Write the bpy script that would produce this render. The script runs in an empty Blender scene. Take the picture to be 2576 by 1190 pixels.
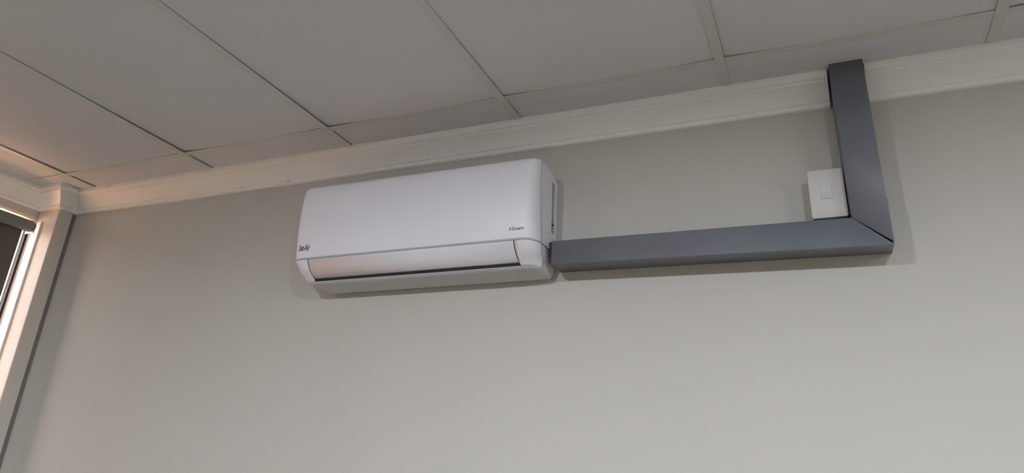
import bpy, bmesh, math, random
from mathutils import Vector, Matrix

random.seed(7)
scene = bpy.context.scene
COL = scene.collection

# ------------------------------------------------------------------ camera
cam_d = bpy.data.cameras.new('camera')
cam = bpy.data.objects.new('camera', cam_d)
COL.objects.link(cam)
scene.camera = cam
RIGHT = Vector((0.91595573, 0.39799867, 0.05120707))
FWD = Vector((-0.38476197, 0.83483810, 0.39370493))
UP = Vector((0.11394443, -0.38031882, 0.91780949))
M4 = Matrix((RIGHT, UP, -FWD)).transposed().to_4x4()
M4.translation = Vector((2.54984625, -1.82942028, 1.66171951))
cam.matrix_world = M4
cam_d.sensor_fit = 'HORIZONTAL'
cam_d.sensor_width = 36.0
cam_d.lens = 1833.03 / 2576 * 36.0
cam_d.shift_x = (1288 - 1256.596) / 2576
cam_d.shift_y = (468.083 - 595) / 2576
cam_d.clip_start = 0.01

# ------------------------------------------------------------------ world, sun, exposure
world = bpy.data.worlds.new('world')
scene.world = world
world.use_nodes = True
bg = world.node_tree.nodes['Background']
bg.inputs['Color'].default_value = (0.97, 0.97, 1.05, 1)
bg.inputs['Strength'].default_value = 15.0
sun_d = bpy.data.lights.new('sun', 'SUN')
sun_d.energy = 88.0
sun_d.angle = math.radians(0.6)
sun_d.color = (1.0, 0.88, 0.74)
sun = bpy.data.objects.new('sun', sun_d)
COL.objects.link(sun)
sun.rotation_euler = Vector((-0.25, 1.0, -0.95)).to_track_quat('-Z', 'Y').to_euler()
LAMP_POWER = 49.5
LAMP_COLOR = (0.955, 1.0, 1.085)
scene.view_settings.view_transform = 'Standard'
scene.view_settings.look = 'None'
scene.view_settings.exposure = 0.0
scene.view_settings.gamma = 1.0
scene.view_settings.use_curve_mapping = False


# ------------------------------------------------------------------ materials
def new_mat(name):
    m = bpy.data.materials.new(name)
    m.use_nodes = True
    return m, m.node_tree.nodes, m.node_tree.links, m.node_tree.nodes['Principled BSDF']


def mat(name, col, rough=0.5, spec=0.5, var=0.0, vscale=8.0, bump=0.0, bscale=200.0, metal=0.0):
    m, n, l, b = new_mat(name)
    b.inputs['Base Color'].default_value = (*col, 1)
    b.inputs['Roughness'].default_value = rough
    b.inputs['Specular IOR Level'].default_value = spec
    b.inputs['Metallic'].default_value = metal
    tc = n.new('ShaderNodeTexCoord')
    if var > 0:
        nz = n.new('ShaderNodeTexNoise')
        nz.inputs['Scale'].default_value = vscale
        nz.inputs['Detail'].default_value = 5
        l.new(tc.outputs['Object'], nz.inputs['Vector'])
        rp = n.new('ShaderNodeMapRange')
        rp.inputs['From Min'].default_value = 0.3
        rp.inputs['From Max'].default_value = 0.7
        rp.inputs['To Min'].default_value = 1 - var
        rp.inputs['To Max'].default_value = 1 + var
        l.new(nz.outputs['Fac'], rp.inputs['Value'])
        mx = n.new('ShaderNodeMix')
        mx.data_type = 'RGBA'
        mx.blend_type = 'MULTIPLY'
        mx.inputs['Factor'].default_value = 1
        mx.inputs['A'].default_value = (*col, 1)
        l.new(rp.outputs['Result'], mx.inputs['B'])
        l.new(mx.outputs['Result'], b.inputs['Base Color'])
    if bump > 0:
        nb = n.new('ShaderNodeTexNoise')
        nb.inputs['Scale'].default_value = bscale
        nb.inputs['Detail'].default_value = 3
        l.new(tc.outputs['Object'], nb.inputs['Vector'])
        bp = n.new('ShaderNodeBump')
        bp.inputs['Strength'].default_value = bump
        bp.inputs['Distance'].default_value = 0.001
        l.new(nb.outputs['Fac'], bp.inputs['Height'])
        l.new(bp.outputs['Normal'], b.inputs['Normal'])
    return m


def emit(name, col, strength):
    m, n, l, b = new_mat(name)
    b.inputs['Base Color'].default_value = (0.9, 0.9, 0.9, 1)
    b.inputs['Emission Color'].default_value = (*col, 1)
    b.inputs['Emission Strength'].default_value = strength
    return m


WALL = mat('wall_paint', (0.555, 0.54, 0.495), 0.6, 0.3, 0.012, 3.0, 0.12, 140)
REAR = mat('rear_wall_paint', (0.38, 0.35, 0.30), 0.6, 0.3, 0.012, 3.0, 0.12, 140)
WALL2 = mat('side_wall_paint', (0.62, 0.58, 0.52), 0.6, 0.3, 0.012, 3.0, 0.12, 140)
CORNICE = mat('cornice_paint', (0.88, 0.87, 0.85), 0.5, 0.35, 0.02, 9.0, 0.25, 60)
TILE = mat('ceiling_board', (0.67, 0.68, 0.71), 0.85, 0.2, 0.012, 5.0, 0.2, 260)
TEE = mat('tee_bar_enamel', (0.615, 0.625, 0.61), 0.45, 0.4, 0.015, 12.0)
VOID = mat('ceiling_void', (0.05, 0.05, 0.05), 0.9, 0.1, 0.05, 4)
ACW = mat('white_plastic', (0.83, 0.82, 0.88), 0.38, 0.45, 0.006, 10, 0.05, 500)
ACG = mat('grey_seam_plastic', (0.36, 0.36, 0.375), 0.5, 0.4, 0.01, 10)
ACS = mat('seam_trim_plastic', (0.46, 0.46, 0.48), 0.45, 0.4, 0.01, 10)
ACU = mat('shaded_white_plastic', (0.50, 0.525, 0.535), 0.45, 0.4, 0.006, 10)  # the white plastic again, with the underside's shade put into its colour
DARK = mat('dark_slot_plastic', (0.018, 0.015, 0.02), 0.6, 0.3, 0.02, 20)
INK = mat('grey_print', (0.085, 0.08, 0.09), 0.5, 0.3, 0.02, 40)
DUCT = mat('grey_pvc', (0.175, 0.185, 0.215), 0.42, 0.45, 0.05, 14, 0.12, 120)
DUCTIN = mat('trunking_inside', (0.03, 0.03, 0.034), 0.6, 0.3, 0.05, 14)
PLATE = mat('switch_plastic', (0.64, 0.63, 0.60), 0.4, 0.45, 0.006, 20)
FRAME = mat('window_frame_enamel', (0.78, 0.72, 0.68), 0.35, 0.5, 0.012, 8)
SEAL = mat('black_seal', (0.03, 0.025, 0.022), 0.6, 0.3, 0.02, 8)
FILLER = mat('grey_filler', (0.21, 0.205, 0.19), 0.7, 0.2, 0.06, 18)
TUBE = mat('grey_tube', (0.21, 0.22, 0.21), 0.5, 0.4, 0.02, 12)
FLOOR = mat('floor_vinyl', (0.17, 0.138, 0.102), 0.5, 0.4, 0.06, 6)
PAVE = mat('brick_paving', (0.62, 0.33, 0.17), 0.85, 0.2, 0.15, 5)
LAMP = emit('lamp_diffuser', (1.0, 0.985, 0.95), 20.0)
STEEL = mat('white_steel', (0.75, 0.75, 0.74), 0.4, 0.4, 0.01, 8)


def blind_mat():
    m, n, l, b = new_mat('blind_fabric')
    b.inputs['Base Color'].default_value = (0.14, 0.125, 0.115, 1)
    b.inputs['Roughness'].default_value = 0.85
    tr = n.new('ShaderNodeBsdfTranslucent')
    tr.inputs['Color'].default_value = (0.10, 0.085, 0.08, 1)
    mx = n.new('ShaderNodeMixShader')
    mx.inputs['Fac'].default_value = 0.15
    wv = n.new('ShaderNodeTexWave')
    wv.inputs['Scale'].default_value = 180
    tc = n.new('ShaderNodeTexCoord')
    l.new(tc.outputs['Object'], wv.inputs['Vector'])
    bp = n.new('ShaderNodeBump')
    bp.inputs['Strength'].default_value = 0.1
    bp.inputs['Distance'].default_value = 0.0005
    l.new(wv.outputs['Fac'], bp.inputs['Height'])
    l.new(bp.outputs['Normal'], b.inputs['Normal'])
    l.new(b.outputs['BSDF'], mx.inputs[1])
    l.new(tr.outputs['BSDF'], mx.inputs[2])
    l.new(mx.outputs['Shader'], n['Material Output'].inputs['Surface'])
    return m


def glass_mat():
    m, n, l, b = new_mat('window_glass')
    tr = n.new('ShaderNodeBsdfTransparent')
    tr.inputs['Color'].default_value = (0.94, 0.96, 0.96, 1)
    gl = n.new('ShaderNodeBsdfGlossy')
    gl.inputs['Roughness'].default_value = 0.02
    fr = n.new('ShaderNodeFresnel')
    mx = n.new('ShaderNodeMixShader')
    l.new(fr.outputs['Fac'], mx.inputs['Fac'])
    l.new(tr.outputs['BSDF'], mx.inputs[1])
    l.new(gl.outputs['BSDF'], mx.inputs[2])
    l.new(mx.outputs['Shader'], n['Material Output'].inputs['Surface'])
    return m


BLIND = blind_mat()
GLASS = glass_mat()


# ------------------------------------------------------------------ helpers
def mesh_obj(name, verts, faces, m, parent=None, smooth=None):
    me = bpy.data.meshes.new(name)
    me.from_pydata([tuple(v) for v in verts], [], faces)
    bm = bmesh.new()
    bm.from_mesh(me)
    bmesh.ops.recalc_face_normals(bm, faces=bm.faces)
    bm.to_mesh(me)
    bm.free()
    me.materials.append(m)
    o = bpy.data.objects.new(name, me)
    COL.objects.link(o)
    if smooth is not None:
        me.shade_smooth()
        me.set_sharp_from_angle(angle=math.radians(smooth))
    if parent:
        o.parent = parent
        o.matrix_parent_inverse = Matrix.Translation(-parent.location)
    return o


def box_vf(x0, x1, y0, y1, z0, z1, base=0):
    v = [(x0, y0, z0), (x1, y0, z0), (x1, y1, z0), (x0, y1, z0),
         (x0, y0, z1), (x1, y0, z1), (x1, y1, z1), (x0, y1, z1)]
    f = [(0, 3, 2, 1), (4, 5, 6, 7), (0, 1, 5, 4), (1, 2, 6, 5), (2, 3, 7, 6), (3, 0, 4, 7)]
    return v, [tuple(i + base for i in q) for q in f]


def boxes(name, bs, m, parent=None, bevel=0.0):
    vs, fs = [], []
    for b in bs:
        v, f = box_vf(*b, base=len(vs))
        vs += v
        fs += f
    o = mesh_obj(name, vs, fs, m, parent)
    if bevel:
        add_bevel(o, bevel)
    return o


def add_bevel(o, w, seg=3):
    md = o.modifiers.new('bevel', 'BEVEL')
    md.width = w
    md.segments = seg
    md.limit_method = 'ANGLE'
    md.angle_limit = math.radians(35)
    o.data.shade_smooth()
    o.data.set_sharp_from_angle(angle=math.radians(50))
    return o


def empty(name, loc, label=None, cat=None, group=None):
    o = bpy.data.objects.new(name, None)
    o.empty_display_size = 0.05
    o.location = loc
    COL.objects.link(o)
    if label:
        o['label'] = label
        o['category'] = cat
    if group:
        o['group'] = group
    return o


def struct(o, label, cat):
    o['kind'] = 'structure'
    o['label'] = label
    o['category'] = cat
    return o


# ------------------------------------------------------------------ room shell
ZC = 2.7            # underside of the ceiling grid
XW = -0.286         # left wall
XR = 5.6            # right wall
YR = -4.2           # rear wall
XC, YC = -0.1685, -0.076   # corner pilaster faces

struct(boxes('floor', [(XW - .25, XR + .1, YR - .1, .1, -.1, 0)], FLOOR), 'dull grey brown vinyl floor of the room', 'floor')
struct(boxes('wall_back', [(XW - .25, XR + .1, 0, .12, 0, 3.0)], WALL),
       'pale grey green painted wall behind the air conditioner', 'wall')
struct(boxes('wall_right', [(XR, XR + .12, YR, 0, 0, 3.0)], WALL), 'pale painted wall at the right end of the room', 'wall')
struct(boxes('wall_rear', [(XW - .25, XR + .12, YR - .12, YR, 0, 3.0)], REAR), 'muted painted wall behind the camera', 'wall')
# left wall with its window opening
WY0, WY1, WZ0, WZ1 = -1.9, -.0760, .9, 2.600
struct(boxes('wall_left', [(XW - .22, XW, YR, WY0, 0, 3.0), (XW - .22, XW, WY1, 0, 0, 3.0),
                           (XW - .22, XW, WY0, WY1, 0, WZ0), (XW - .22, XW, WY0, WY1, WZ1, 3.0)], WALL2),
       'cream painted side wall holding the window', 'wall')

# corner pilaster
col = empty('column', (-.22, -.03, 0))
col['kind'] = 'structure'
col['label'] = 'cream square column in the room corner beside the window'
col['category'] = 'column'
boxes('column_shaft', [(XW, XC, YC, -.017, 0, ZC)], WALL2, col, .003)
boxes('filler_strip', [(XW, XC - .004, -.017, 0, 0, ZC)], FILLER, col)

struct(boxes('baseboard_back', [(XC, XR, -.015, 0, 0, .09)], CORNICE), 'cream baseboard along the back wall', 'baseboard')

# ------------------------------------------------------------------ cornice
PROF = [(0.0, .0739), (.007, .0739), (.0115, .0725), (.0145, .0695), (.0155, .0655), (.0150, .0622), (.0175, .0605),
        (.0195, .0600), (.0225, .0555), (.0275, .0485), (.034, .0415), (.041, .0350), (.0485, .0290), (.0555, .0245),
        (.0600, .0222), (.0605, .0195), (.0640, .0185), (.0690, .0165), (.0725, .0130), (.0739, .0085), (.0739, 0.0), (.0739, -.0060)]


def cornice(name, path, seg=40, wob=0.0):
    """sweep PROF along a plan polyline (wall line); the room lies to the LEFT of the travel direction"""
    pts = [Vector((p[0], p[1])) for p in path]
    nn = []
    for a, b in zip(pts[:-1], pts[1:]):
        d = (b - a).normalized()
        nn.append(Vector((-d.y, d.x)))
    rings = []
    for i, p in enumerate(pts):
        if i == 0:
            off = nn[0]
        elif i == len(pts) - 1:
            off = nn[-1]
        else:
            s = nn[i - 1] + nn[i]
            off = s / (1 + nn[i - 1].dot(nn[i]))
        rings.append((p, off))
    # subdivide long straights for slight plaster unevenness
    out = [rings[0]]
    for (p0, o0), (p1, o1) in zip(rings[:-1], rings[1:]):
        k = max(1, int((p1 - p0).length / .12))
        for j in range(1, k + 1):
            t = j / k
            if j == k:
                out.append((p1, o1))
            else:
                # between mitres the offset is the plain normal
                d = (p1 - p0).normalized()
                n0 = Vector((-d.y, d.x))
                q = p0.lerp(p1, t)
                dist = min((q - p0).length, (p1 - q).length)
                if dist > .09:
                    out.append((q, n0))
    vs, fs = [], []
    n = len(PROF)
    for p, o in out:
        w = random.uniform(-wob, wob)
        for j, (a, b) in enumerate(PROF):
            ww = w * math.sin(math.pi * j / (n - 1))
            vs.append((p.x + o.x * (a + ww), p.y + o.y * (a + ww), ZC - b - ww * .5))
    for i in range(len(out) - 1):
        for j in range(n - 1):
            fs.append((i * n + j, i * n + j + 1, (i + 1) * n + j + 1, (i + 1) * n + j))
    # end caps (closed at the wall / ceiling corner)
    for e in (0, len(out) - 1):
        p, _ = out[e]
        vs.append((p.x, p.y, ZC))
        c = len(vs) - 1
        for j in range(n - 1):
            fs.append((e * n + j, e * n + j + 1, c))
    return mesh_obj(name, vs, fs, CORNICE, None, 32)


# travel so that the room is on the left-hand side: along +x on the back wall the room (-y) is on the right, so go -x
def flip(path):
    return list(reversed(path))


t1 = cornice('trim_1', [(2.6315, 0), (XC, 0), (XC, YC), (XW, YC), (XW, YR)], wob=.0004)
struct(t1, 'cream moulded cornice left of the dark trunking, wrapping round the column', 'cornice')
t2 = cornice('trim_2', [(XR, 0), (2.7165, 0)], wob=.0004)
struct(t2, 'cream moulded cornice right of the dark trunking', 'cornice')
boxes('crack', [(.905, .9058, -.0163, -.0145, 2.6305, 2.6400)], DARK, t1)

# ------------------------------------------------------------------ ceiling: slab, tee bars, lay-in boards
ceil = boxes('ceiling', [(XW - .25, XR + .1, YR - .1, .1, 2.92, 3.0)], VOID)
struct(ceil, 'suspended ceiling of pale lay-in boards in a thin white grid', 'ceiling')
BW = .0246
YB = -.2086          # far (room-side) edge of the bar that runs along the wall
rows = [YB - 1.2 * i for i in range(0, 4)]      # room-side edges of bars along x
for k in range(0, 10):                          # bars running away from the wall
    x1 = .6 * k
    if x1 > XR:
        break
    vs, fs = box_vf(x1 - BW, x1, YR, -.004, ZC, ZC + .0012)
    v2, f2 = box_vf(x1 - BW / 2 - .001, x1 - BW / 2 + .001, YR, -.004, ZC + .0012, ZC + .038, 8)
    mesh_obj('tee_bar', vs + v2, fs + f2, TEE, ceil)
for r in rows:
    ks = [XW] + [.6 * k for k in range(0, 10) if .6 * k < XR] + [XR + BW]
    for a, b in zip(ks[:-1], ks[1:]):
        x0, x1 = a + .0005, b - BW - .0005
        if a == XW:
            x0 = XW + .001
        vs, fs = box_vf(x0, x1, r, r + BW, ZC + .0003, ZC + .0014)
        v2, f2 = box_vf(x0, x1, r + BW / 2 - .001, r + BW / 2 + .001, ZC + .0014, ZC + .038, 8)
        mesh_obj('cross_tee', vs + v2, fs + f2, TEE, ceil)

# lift of the boards at the corners next to grid crossings (x index, row, corner) in metres
def lift(kx, row, x, y, x0, x1, y0, y1):
    """boards do not sit flat: the corners near the wall-side crossings ride up on the tees"""
    z = .0
    if row == 1:       # long boards, wall-side edge is y1
        for cx, h, L in ((x0, .0042, .16), (x1, .0020, .12)):
            d = abs(x - cx) / .09
            e = abs(y1 - y) / (L * 2.2)
            z += h * math.exp(-d * d) * math.exp(-e * e)
        if kx in (1, 2):
            z += .0026 * max(0, 1 - abs(x - x0) / .12) * max(.0, 1 - abs(y1 - y) / 1.3)
    elif row == 0:     # border strips against the wall
        d = abs(x - x0) / .07
        z += (.0034 if kx in (0, 1, 2, 3) else .0012) * math.exp(-d * d)
        d = abs(x1 - x) / .05
        z += .0014 * math.exp(-d * d)
    else:
        z += .001
    return z


def board(kx, row):
    x0 = XW + .002 if kx < 0 else .6 * kx - BW / 2 + .0025
    x1 = min(.6 * (kx + 1) - BW / 2 - .0025, XR - .002)
    if row == 0:
        y0, y1 = YB + BW / 2 + .0025, -.004
    else:
        y1 = YB - 1.2 * (row - 1) + BW / 2 - .0025
        y0 = max(YB - 1.2 * row + BW / 2 + .0025, YR + .002)
    nx, ny = (14, 4) if row == 0 else ((16, 16) if row == 1 else (1, 1))
    if x1 - x0 < .02 or y1 - y0 < .02:
        return
    vs, fs = [], []
    xs = [x0 + (x1 - x0) * (.5 - .5 * math.cos(math.pi * i / nx)) for i in range(nx + 1)]
    ys = [y0 + (y1 - y0) * (.5 - .5 * math.cos(math.pi * i / ny)) for i in range(ny + 1)]
    for t in (0, .012):
        for y in ys:
            for x in xs:
                vs.append((x, y, ZC + .00142 + t + lift(kx, row, x, y, x0, x1, y0, y1)))
    w = nx + 1
    h = ny + 1
    for j in range(ny):
        for i in range(nx):
            a = j * w + i
            fs.append((a, a + w, a + w + 1, a + 1))
            b = a + w * h
            fs.append((b, b + 1, b + w + 1, b + w))
    o = w * h
    for i in range(nx):
        fs.append((i, i + 1, o + i + 1, o + i))
        a = ny * w + i
        fs.append((a + 1, a, o + a, o + a + 1))
    for j in range(ny):
        a = j * w
        fs.append((a + w, a, o + a, o + a + w))
        a = j * w + nx
        fs.append((a, a + w, o + a + w, o + a))
    ob = mesh_obj('ceiling_board', vs, fs, TILE, ceil, 40)
    return ob


for row in range(0, 5):
    for kx in range(-1, 10):
        board(kx, row)


# ------------------------------------------------------------------ recessed downlights (behind the frame's edge, they light the room)
def disc(name, cx, cy, rings, m, parent, seg=32, close=True):
    vs, fs = [], []
    for (r, z) in rings:
        for i in range(seg):
            a = 2 * math.pi * i / seg
            vs.append((cx + r * math.cos(a), cy + r * math.sin(a), z))
    for s in range(len(rings) - 1):
        for i in range(seg):
            j = (i + 1) % seg
            fs.append((s * seg + i, s * seg + j, (s + 1) * seg + j, (s + 1) * seg + i))
    if close:
        fs.append(tuple(range(seg)))
        fs.append(tuple(range((len(rings) - 1) * seg, len(rings) * seg)))
    return mesh_obj(name, vs, fs, m, parent, 40)


LORD = ['first', 'second', 'third', 'fourth']
for ly in (-2.3,):
    for c, (lx, lp) in enumerate(((.11, .20), (1.62, 1.0), (3.13, 1.0), (4.64, 1.0))):
        L = empty('downlight', (lx, ly, ZC), 'small round recessed downlight, %s in the row from the window' % LORD[c],
                  'ceiling light', 'recessed downlights')
        disc('downlight_rim', lx, ly, [(.046, ZC + .0015), (.048, ZC - .003), (.060, ZC - .003), (.064, ZC + .0012)], STEEL, L, close=False)
        disc('downlight_lens', lx, ly, [(.047, ZC + .0012), (.047, ZC - .0010)], LAMP, L)
        ld = bpy.data.lights.new('downlight_lamp', 'AREA')
        ld.shape = 'DISK'
        ld.size = .06
        ld.energy = LAMP_POWER * lp
        ld.color = LAMP_COLOR
        lo = bpy.data.objects.new('downlight_lamp', ld)
        COL.objects.link(lo)
        lo.parent = L
        lo.location = (0, 0, -.0035)

# ------------------------------------------------------------------ window, frame, glass
win = empty('window_1', (XW, (WY0 + WY1) / 2, WZ0))
win['kind'] = 'structure'
win['label'] = 'white framed window in the side wall behind the closed blind'
win['category'] = 'window'
# white lining of the reveal beside the column, its room edge slightly rounded and proud
jv, jf = [], []
sec = [(-.345, -.0760), (-.345, -.0800), (-.314, -.0800), (-.296, -.0793), (-.275, -.0788), (-.2545, -.0800), (-.2520, -.0818), (-.2495, -.0812), (-.2490, -.0760)]
for z in (WZ0, WZ1 - .02):
    for (x, y) in sec:
        jv.append((x, y, z))
n = len(sec)
for i in range(n):
    jf.append((i, (i + 1) % n, n + (i + 1) % n, n + i))
jf.append(tuple(range(n)))
jf.append(tuple(range(n, 2 * n)))
mesh_obj('window_jamb', jv, jf, FRAME, win, 40)
boxes('window_jamb', [(-.345, XW + .004, WY0, WY0 + .004, WZ0, WZ1)], FRAME, win)
boxes('window_sill', [(-.345, XW + .03, WY0, -.0800, WZ0 - .03, WZ0)], FRAME, win, .003)
boxes('window_head', [(-.345, XW - .002, WY0, -.0800, WZ1 - .012, WZ1)], FRAME, win)
boxes('window_seal', [(-.332, -.312, -.0885, -.0800, WZ0, WZ1 - .012)], SEAL, win)
boxes('window_sash', [(-.345, -.325, -1.02, -.97, WZ0, WZ1 - .012)], FRAME, win, .002)
boxes('window_pane', [(-.331, -.327, -.97, -.0885, WZ0, WZ1 - .012)], GLASS, win)
boxes('window_pane', [(-.331, -.327, WY0 + .004, -1.02, WZ0, WZ1 - .012)], GLASS, win)
struct(boxes('ground', [(-40, XW - .25, -40, 40, -.3, -.12)], PAVE), 'warm brick paving outside the window', 'ground')

# ------------------------------------------------------------------ roller blind
BX, BZ, BRAD = -.243, 2.5435, .0225
bl = empty('roller_blind', (BX, -.12, BZ), 'closed dark roller blind hanging in front of the window', 'blind')


def cyl_y(name, cx, cz, r, y0, y1, m, parent, seg=28, cap=.006):
    vs, fs = [], []
    st = [(y0, r * .9), (y0 + cap * .4, r), (y1 - cap, r), (y1 - cap * .3, r * .94), (y1, r * .8)]
    for (y, rr) in st:
        for i in range(seg):
            a = 2 * math.pi * i / seg
            vs.append((cx + rr * math.cos(a), y, cz + rr * math.sin(a)))
    for s in range(len(st) - 1):
        for i in range(seg):
            j = (i + 1) % seg
            fs.append((s * seg + i, s * seg + j, (s + 1) * seg + j, (s + 1) * seg + i))
    fs.append(tuple(range(seg)))
    fs.append(tuple(range((len(st) - 1) * seg, len(st) * seg)))
    return mesh_obj(name, vs, fs, m, parent, 40)


cyl_y('blind_tube', BX, BZ, BRAD, WY0, -.117, TUBE, bl)
cyl_y('tube_end_cap', BX, BZ, BRAD * .82, -.117, -.109, TUBE, bl, cap=.003)
boxes('bracket', [(XW, BX + .008, -.109, -.105, BZ - .022, BZ + .022)], FRAME, bl, .0015)
boxes('blind_fabric', [(BX - .0190, BX - .0182, WY0 + .02, -.1365, WZ0 - .1, BZ - .010)], BLIND, bl)
boxes('bottom_rail', [(BX - .0245, BX - .0125, WY0 + .02, -.1365, WZ0 - .12, WZ0 - .095)], TUBE, bl, .003)

# ------------------------------------------------------------------ air conditioner
XL, XRR = 1.1035, 1.893
ac = empty('air_conditioner', (1.498, -.02, 2.217), 'white split air conditioner with rounded front mounted on the wall', 'air conditioner')
# (y, z, inset_y, inset_z, corner length, left end shift, right end shift)
UPP = [(-.002, 2.5100, .000, -.003, .026, 0, 0), (-.030, 2.5190, .000, -.005, .026, 0, 0), (-.070, 2.5265, .000, -.0055, .026, 0, 0),
       (-.110, 2.5300, .006, -.0065, .026, 0, 0), (-.135, 2.5297, .013, -.008, .026, 0, 0), (-.1480, 2.5268, .018, -.008, .026, 0, 0),
       (-.1565, 2.5205, .022, -.006, .027, 0, 0), (-.1625, 2.5080, .027, -.003, .028, 0, 0), (-.1680, 2.4850, .034, 0, .029, 0, 0),
       (-.1725, 2.4500, .041, 0, .030, 0, 0), (-.1745, 2.4100, .047, 0, .031, 0, 0), (-.1740, 2.3700, .050, 0, .032, 0, 0),
       (-.1715, 2.3350, .052, 0, .034, 0, 0), (-.1680, 2.3050, .052, 0, .035, 0, 0), (-.1655, 2.2898, .052, 0, .036, 0, 0)]
LOW = [(-.1640, 2.2855, .052, 0, .036, 0, 0), (-.1612, 2.2785, .050, 0, .038, .003, 0), (-.1555, 2.2690, .046, 0, .042, .007, -.001),
       (-.1460, 2.2570, .040, .001, .046, .012, -.003), (-.1315, 2.2463, .031, .002, .050, .018, -.006), (-.1140, 2.2400, .020, .002, .052, .024, -.010)]
UND = [(-.1105, 2.2320, .017, .002, .050, .027, -.010), (-.090, 2.2268, .013, .0015, .048, .036, -.009),
       (-.060, 2.2217, .008, .0015, .040, .047, -.008), (-.030, 2.2165, .004, .0015, .022, .060, -.008),
       (-.023, 2.2172, .002, .001, .018, .061, -.008), (-.016, 2.2240, 0, 0, .016, .058, -.008), (-.004, 2.2330, 0, 0, .016, .054, -.008)]
FL, FR = 1.1685, 1.8315       # flap cuts
NT = 9


def section(P, side, th, deep=0.0):
    """profile ring at corner angle th (0 = full section, pi/2 = end face); deep moves it inwards"""
    out = []
    k = 1 - math.cos(th)
    for (y, z, iy, iz, rx, sl, sr) in P:
        if side < 0:
            x = XL + sl + min(rx, FL - .0030 - XL - sl) * (1 - math.sin(th))
        else:
            x = XRR + sr - min(rx, XRR + sr - FR - .0040) * (1 - math.sin(th))
        if side > 0 and y < -.055:      # rounder lower corner at the trunking end
            q = min(1, max(0, (2.268 - z) / .034))
            iy = iy * (1 + .8 * q * q * (3 - 2 * q))
        out.append(Vector((x, y + iy * k, z + iz * k)))
    return out


def grid(rings):
    vs, fs = [], []
    n = len(rings[0])
    for r in rings:
        vs += r
    for i in range(len(rings) - 1):
        for j in range(n - 1):
            fs.append((i * n + j, i * n + j + 1, (i + 1) * n + j + 1, (i + 1) * n + j))
    return vs, fs


def xring(P, x):
    return [Vector((x, p[0], p[1])) for p in P]


def resample(P, m):
    """smooth the profile with Catmull-Rom so that the shell shades evenly"""
    out = []
    n = len(P)
    for i in range(n - 1):
        p0, p1, p2, p3 = P[max(i - 1, 0)], P[i], P[i + 1], P[min(i + 2, n - 1)]
        for s in range(m):
            t = s / m
            out.append(tuple(.5 * ((2 * b) + (-a + c) * t + (2 * a - 5 * b + 4 * c - d) * t * t + (-a + 3 * b - 3 * c + d) * t ** 3)
                             for a, b, c, d in zip(p0, p1, p2, p3)))
    out.append(P[-1])
    return out


UPs, LOs, UNs = resample(UPP, 3), resample(LOW, 4), UND
CAPs = resample(LOW[:5] + [UND[0]], 4)      # the end caps reach down to the underside


def shell(name, P, m, parent, thick=.003, x0=None, x1=None, sides=(-1, 1), smooth=50):
    rings = []
    if -1 in sides:
        for i in range(NT):
            rings.append(section(P, -1, math.pi / 2 * (1 - i / (NT - 1))))
    if x0 is not None:
        rings.append(xring(P, x0))
    if x1 is not None:
        rings.append(xring(P, x1))
    if 1 in sides:
        for i in range(NT):
            rings.append(section(P, 1, math.pi / 2 * i / (NT - 1)))
    v, f = grid(rings)
    o = mesh_obj(name, v, f, m, parent, smooth)
    # orient outwards (away from the unit's core)
    c = Vector((1.498, -.06, 2.37))
    s = sum((fp.normal.dot(fp.center - c)) * fp.area for fp in o.data.polygons)
    if s < 0:
        o.data.flip_normals()
    md = o.modifiers.new('solid', 'SOLIDIFY')
    md.thickness = thick
    md.offset = -1
    return o


shell('front_cover', UPs, ACW, ac, .003)
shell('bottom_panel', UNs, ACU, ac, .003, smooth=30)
shell('lower_housing', CAPs, ACW, ac, .003, x1=FL - .0018, sides=(-1,))
shell('lower_housing', CAPs, ACW, ac, .003, x0=FR + .0018, sides=(1,))
fl = shell('air_flap', LOs, ACW, ac, .0035, FL + .0012, FR - .0012, ())
fl['label'] = 'white curved louvre flap over the air outlet'


# inner carcass: the same body, pulled in a few millimetres (seen in the joints)
def pulled(P, d, k):
    c = Vector((0, -.07, 2.37))
    out = []
    for p in P:
        v = Vector((0, p[0], p[1])) - c
        q = c + v * (1 - d / v.length)
        out.append((q.y, q.z) + tuple(p[2:4]) + (p[4],) + (p[5], p[6]))
    return out


full = pulled(UPs + LOs + UNs, .0045, 0)
rings = []
for i in range(NT):
    r = section(full, -1, math.pi / 2 * (1 - i / (NT - 1)))
    rings.append([v + Vector((.0045, 0, 0)) for v in r])
for i in range(NT):
    r = section(full, 1, math.pi / 2 * i / (NT - 1))
    rings.append([v - Vector((.0045, 0, 0)) for v in r])
v, f = grid(rings)
nn = len(rings[0])
f.append(tuple(range(nn)))
f.append(tuple(range(len(v) - nn, len(v))))
for i in range(len(rings) - 1):
    f.append((i * nn, (i + 1) * nn, (i + 1) * nn + nn - 1, i * nn + nn - 1))
ob = mesh_obj('carcass', v, f, ACG, ac, 50)

# light grey trim strip set into the joint under the front cover
sm = shell('seam_strip', pulled([UPs[-1], LOs[0]], .0010, 0), ACS, ac, .002)
sm['label'] = 'light grey trim line under the front cover'

# dark air slot between flap lip and underside, and flap side joints
boxes('air_slot', [(FL - .0030, FR + .0042, -.1128, -.104, 2.2328, 2.2392)], DARK, ac)


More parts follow.
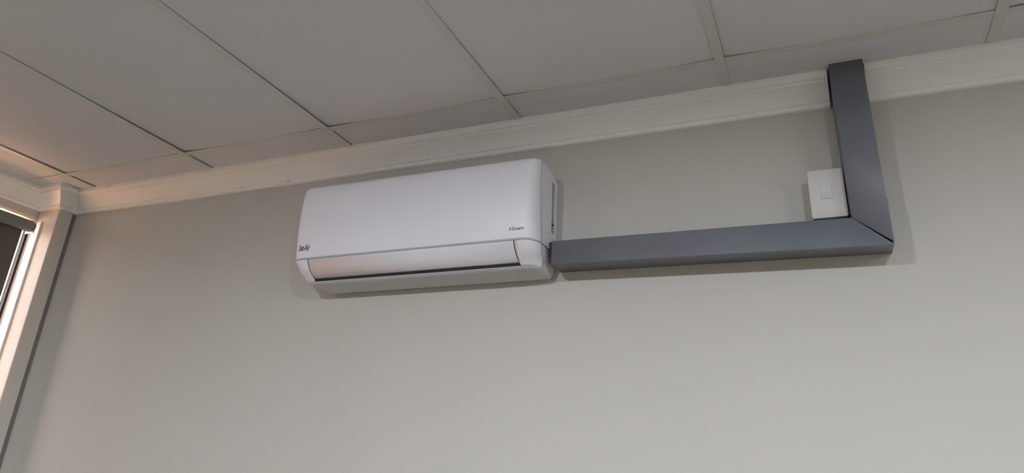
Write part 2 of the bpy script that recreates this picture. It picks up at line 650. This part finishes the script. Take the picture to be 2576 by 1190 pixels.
def joint(x):
    vs, fs = [], []
    n = len(LOs)
    c = Vector((0, -.07, 2.37))
    for xx in (x - .0017, x + .0017):
        for dd in (.0008, .004):
            for p in LOs:
                w = Vector((0, p[0], p[1])) - c
                q = c + w * (1 - dd / w.length)
                vs.append((xx, q.y, q.z))
    for i in range(n - 1):
        fs.append((i, i + 1, 2 * n + i + 1, 2 * n + i))
        fs.append((n + i, 3 * n + i, 3 * n + i + 1, n + i + 1))
        fs.append((i, n + i, n + i + 1, i + 1))
        fs.append((2 * n + i, 2 * n + i + 1, 3 * n + i + 1, 3 * n + i))
    return mesh_obj('flap_joint', vs, fs, DARK, ac)


joint(FL - .0003)
joint(FR + .0003)


# end faces
def end_face(P, side, name, vent=False):
    ring = section(P, side, math.pi / 2)
    sx = 1 if side > 0 else -1
    return ring


def side_panel(side):
    R = section(UPs, side, math.pi / 2)
    x = (XRR - .0008) if side > 0 else (XL + .0008)
    th = .004 * (-1 if side > 0 else 1)
    poly = [(p.y + .0012 if p.y < -.1 else p.y, p.z - .0008 if p.z > 2.45 else p.z) for p in R]
    zb = poly[-1][1]
    pieces = []
    # outline split into strips in y: front strip, vent window, rear strip
    VY0, VY1, VZ0, VZ1 = -.0445, -.0195, 2.343, 2.497

    def clip(poly, a, b):
        def cut(pl, keep, val, sgn):
            o = []
            for i in range(len(pl)):
                p, q = pl[i], pl[(i + 1) % len(pl)]
                ip, iq = sgn * (p[0] - val) >= 0, sgn * (q[0] - val) >= 0
                if ip:
                    o.append(p)
                if ip != iq:
                    t = (val - p[0]) / (q[0] - p[0])
                    o.append((val, p[1] + t * (q[1] - p[1])))
            return o
        return cut(cut(poly, 0, a, 1), 0, b, -1)

    def clipz(poly, a, b):
        sw = [(z, y) for (y, z) in poly]
        return [(y, z) for (z, y) in clip(sw, a, b)]

    base = poly + [(-.002, zb)]
    if side > 0:
        pieces = [clip(base, -1, VY0), clip(base, VY1, 1), clipz(clip(base, VY0, VY1), VZ1, 9), clipz(clip(base, VY0, VY1), 0, VZ0)]
    else:
        pieces = [base]
    vs, fs = [], []
    for pc in pieces:
        n = len(pc)
        b = len(vs)
        vs += [(x, p[0], p[1]) for p in pc] + [(x + th, p[0], p[1]) for p in pc]
        fs.append(tuple(range(b, b + n)))
        fs.append(tuple(range(b + n, b + 2 * n)))
        for i in range(n):
            j = (i + 1) % n
            fs.append((b + i, b + j, b + n + j, b + n + i))
    o = mesh_obj('side_panel', vs, fs, ACW, ac)
    if side > 0:
        vent = boxes('side_vent', [(x - .0042, x - .0034, VY0 - .001, VY1 + .001, VZ0 - .001, VZ1 + .001)], ACG, ac)
        vent['label'] = 'grey recessed hand grip in the side panel'
        for zz in (2.352, 2.361, 2.370, 2.486):
            boxes('vent_rib', [(x - .0034, x - .0010, VY0 + .004, VY1 - .002, zz, zz + .0028)], ACU if zz != 2.370 else DARK, vent)
    # lower end face
    R2 = section(LOs, side, math.pi / 2) + section(UNs, side, math.pi / 2)
    pts = [(p.x, p.y, p.z) for p in R2]
    top = (R2[0].x, -.002, R2[0].z)
    n = len(pts)
    c = (sum(p[0] for p in pts) / n, -.04, 2.262)
    ring = pts + [(R2[-1].x, -.002, R2[-1].z), top]
    vs = ring + [(c[0] + (.002 if side > 0 else -.002), c[1], c[2])]
    fs = [(i, (i + 1) % len(ring), len(ring)) for i in range(len(ring))]
    mesh_obj('lower_end_face', vs, fs, ACW, ac, 60)


side_panel(-1)
side_panel(1)
# moulded slits on the underside
boxes('drain_slit', [(1.690, 1.712, -.1010, -.0995, 2.2280, 2.2288), (1.716, 1.750, -.1013, -.0995, 2.2280, 2.2288)], ACG, ac)


# lettering: the capital J is drawn by hand (no descender), the rest comes from the built-in font
def lettering(name, body, x0, x1, zlo, zhi, ysurf, bold, jw, m, label, parent):
    cu = bpy.data.curves.new(name, 'FONT')
    cu.body = body
    cu.size = 1
    cu.offset = bold
    cu.extrude = .004
    o = bpy.data.objects.new(name, cu)
    COL.objects.link(o)
    bpy.context.view_layer.update()
    dg = bpy.context.evaluated_depsgraph_get()
    me = bpy.data.meshes.new_from_object(o.evaluated_get(dg))
    bpy.data.objects.remove(o)
    bpy.data.curves.remove(cu)
    xs = [v.co.x for v in me.vertices]
    ys = [v.co.y for v in me.vertices]
    ax, bx, ay, by = min(xs), max(xs), min(ys), max(ys)
    xj = x0 + (x1 - x0) * jw
    gap = (x1 - x0) * .035
    verts = []
    for v in me.vertices:
        tx = (v.co.x - ax) / (bx - ax)
        tz = (v.co.y - ay) / (by - ay)
        z = zlo + (zhi - zlo) * tz
        verts.append((xj + gap + (x1 - xj - gap) * tx, ysurf(z) - (.0004 if v.co.z > 0 else -.0004), z))
    faces = [tuple(p.vertices) for p in me.polygons]
    bpy.data.meshes.remove(me)
    # J: stem, round foot, short hook
    h, w = zhi - zlo, xj - x0
    t = w * .52
    pts = [(w - t, h), (w, h), (w, .22 * h), (.90 * w, .08 * h), (.66 * w, 0), (.30 * w, 0), (0, .02 * h), (0, .15 * h), (.26 * w, .14 * h), (w - t, .24 * h)]
    b = len(verts)
    n = len(pts)
    for off in (-.0004, .0004):
        for (px, pz) in pts:
            verts.append((x0 + px, ysurf(zlo + pz) + off, zlo + pz))
    faces.append(tuple(range(b, b + n)))
    faces.append(tuple(range(b + n, b + 2 * n)))
    for i in range(n):
        j = (i + 1) % n
        faces.append((b + i, b + j, b + n + j, b + n + i))
    ob = mesh_obj(name, verts, faces, m, parent)
    ob['label'] = label
    return ob


def ysurf(z):
    for a, b in zip(UPs[:-1], UPs[1:]):
        if b[1] <= z <= a[1] and a[1] != b[1] and a[0] < -.15:
            t = (z - a[1]) / (b[1] - a[1])
            return a[0] + t * (b[0] - a[0])
    return -.17


lettering('lettering', 'et-Air', 1.1345, 1.1742, 2.3118, 2.3312, ysurf, .020, .13, INK, 'dark grey printed word on the front cover', ac)
lettering('lettering', '-Smart', 1.8195, 1.8608, 2.3118, 2.3212, ysurf, .010, .09, INK, 'small grey printed word on the front cover', ac)

# ------------------------------------------------------------------ grey trunking
tr = empty('pipe_trunking', (2.675, -.05, 2.23), 'dark grey plastic trunking running from the air conditioner up to the ceiling', 'trunking')


def lid(name, F, B, keep, m, parent, bevel=.0022, thick=.002):
    """F, B: four front / back corners in order; keep: edges (i,i+1) that carry a side wall; the rest stay open"""
    vs = list(F) + list(B)
    fs = [(0, 1, 2, 3)]
    for i in keep:
        j = (i + 1) % 4
        fs.append((i, 4 + i, 4 + j, j))
    o = mesh_obj(name, vs, fs, m, parent)
    c = sum((Vector(q) for q in vs), Vector()) / 8
    s = sum(fp.normal.dot(fp.center - c) for fp in o.data.polygons)
    if s < 0:
        o.data.flip_normals()
    o.data.shade_smooth()
    o.data.set_sharp_from_angle(angle=math.radians(50))
    b = o.modifiers.new('bevel', 'BEVEL')
    b.width = bevel
    b.segments = 3
    b.limit_method = 'ANGLE'
    b.angle_limit = math.radians(40)
    md = o.modifiers.new('solid', 'SOLIDIFY')
    md.thickness = thick
    md.offset = -1
    return o


YF = -.0960
# horizontal run: corners TL, TR(inner), BR(outer), BL
lid('horizontal_lid', [(1.9132, YF, 2.2995), (2.6372, YF, 2.2915), (2.7146, YF, 2.2207), (1.9128, YF, 2.2350)],
    [(1.9090, -.001, 2.3010), (2.6372, -.001, 2.2925), (2.7146, -.001, 2.2290), (1.9070, -.001, 2.2405)], (0, 2), DUCT, tr)
# vertical run: corners TL, TR, BR(outer), BL(inner); a tapering mitre gap is left open
lid('vertical_lid', [(2.6368, YF, 2.7016), (2.7130, YF, 2.7016), (2.7142, YF, 2.2275), (2.6372, YF, 2.2924)],
    [(2.6368, -.001, 2.7016), (2.7130, -.001, 2.7016), (2.7142, -.001, 2.2300), (2.6372, -.001, 2.2935)], (1, 3), DUCT, tr)
boxes('side_lip', [(2.7136, 2.7160, -.0950, -.001, 2.2290, 2.3320)], DUCT, tr, .0006)
# base channels inside the lids
def channel(name, axis, a0, a1, lo0, hi0, lo1, hi1):
    t = .0018
    y0, y1 = -.0945, -.0012
    vs, fs = [], []

    def hexa(p):
        b = len(vs)
        vs.extend(p)
        fs.extend([tuple(b + i for i in q) for q in ((0, 1, 2, 3), (4, 5, 6, 7), (0, 1, 5, 4), (1, 2, 6, 5), (2, 3, 7, 6), (3, 0, 4, 7))])

    def bar(l0, h0, l1, h1, ya, yb):
        if axis == 'x':
            hexa([(a0, ya, l0), (a0, yb, l0), (a0, yb, h0), (a0, ya, h0), (a1, ya, l1), (a1, yb, l1), (a1, yb, h1), (a1, ya, h1)])
        else:
            hexa([(l0, ya, a0), (l0, yb, a0), (h0, yb, a0), (h0, ya, a0), (l1, ya, a1), (l1, yb, a1), (h1, yb, a1), (h1, ya, a1)])
    bar(lo0, hi0, lo1, hi1, y1 - t, y1)
    bar(lo0, lo0 + t, lo1, lo1 + t, y0, y1 - t)
    bar(hi0 - t, hi0, hi1 - t, hi1, y0, y1 - t)
    bar(lo0 + t, lo0 + .011, lo1 + t, lo1 + .011, y0, y0 + t)
    bar(hi0 - .011, hi0 - t, hi1 - .011, hi1 - t, y0, y0 + t)
    return mesh_obj(name, vs, fs, DUCTIN, tr)


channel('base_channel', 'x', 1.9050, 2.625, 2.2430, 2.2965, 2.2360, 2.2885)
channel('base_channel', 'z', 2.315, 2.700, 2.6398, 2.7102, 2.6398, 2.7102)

# added dark block standing in for the shade inside the open trunking end
boxes('end_shade_block', [(1.9045, 1.960, -.0915, -.006, 2.2460, 2.2945)], DARK, tr, .004)

# ------------------------------------------------------------------ isolator switch
sw = empty('isolator_switch', (2.596, 0, 2.39), 'small white isolator switch plate tucked into the trunking corner', 'switch')
PX0, PX1, PZ0, PZ1 = 2.5555, 2.6350, 2.3075, 2.4315
HX0, HX1, HZ0, HZ1 = 2.5810, 2.6060, 2.3555, 2.3885


def rrect(x0, x1, z0, z1, r, seg=6):
    out = []
    for cx, cz, a0 in ((x1 - r, z1 - r, 0), (x0 + r, z1 - r, 90), (x0 + r, z0 + r, 180), (x1 - r, z0 + r, 270)):
        for i in range(seg + 1):
            a = math.radians(a0 + 90 * i / seg)
            out.append((cx + r * math.cos(a), cz + r * math.sin(a)))
    return out


YP = -.064
outer0 = rrect(PX0 - .0006, PX1 + .0006, PZ0 - .0006, PZ1 + .0006, .006)
outer1 = rrect(PX0, PX1, PZ0, PZ1, .006)
outer2 = rrect(PX0 + .0022, PX1 - .0022, PZ0 + .0022, PZ1 - .0022, .005)
inner = rrect(HX0, HX1, HZ0, HZ1, .0006)
loops = [[(x, YP + .0080, z) for x, z in outer0], [(x, YP + .0025, z) for x, z in outer1], [(x, YP + .0007, z) for x, z in
         rrect(PX0 + .0007, PX1 - .0007, PZ0 + .0007, PZ1 - .0007, .0055)],
         [(x, YP, z) for x, z in outer2], [(x, YP, z) for x, z in inner], [(x, YP + .006, z) for x, z in inner]]
n = len(outer0)
vs = [p for lp in loops for p in lp]
fs = []
for s in range(len(loops) - 1):
    for i in range(n):
        j = (i + 1) % n
        fs.append((s * n + i, s * n + j, (s + 1) * n + j, (s + 1) * n + i))
mesh_obj('switch_plate', vs, fs, PLATE, sw, 40)
g = .0003
rv = [(HX0 + g, YP - .0002, HZ1 - g), (HX1 - g, YP - .0002, HZ1 - g), (HX1 - g, YP + .0010, (HZ0 + HZ1) / 2), (HX0 + g, YP + .0010, (HZ0 + HZ1) / 2),
      (HX1 - g, YP - .0014, HZ0 + g), (HX0 + g, YP - .0014, HZ0 + g)]
bv = [(p[0], YP + .008, p[2]) for p in rv]
rvs = rv + bv
rfs = [(0, 1, 2, 3), (3, 2, 4, 5), (6, 9, 8, 7), (9, 11, 10, 8), (0, 6, 7, 1), (1, 7, 8, 2), (2, 8, 10, 4), (4, 10, 11, 5), (5, 11, 9, 3), (3, 9, 6, 0)]
mesh_obj('rocker', rvs, rfs, PLATE, sw)

boxes('mounting_box', [(PX0 + .002, PX1 - .002, YP + .007, -.0005, PZ0 + .002, PZ1 - .002)], PLATE, sw, .003)
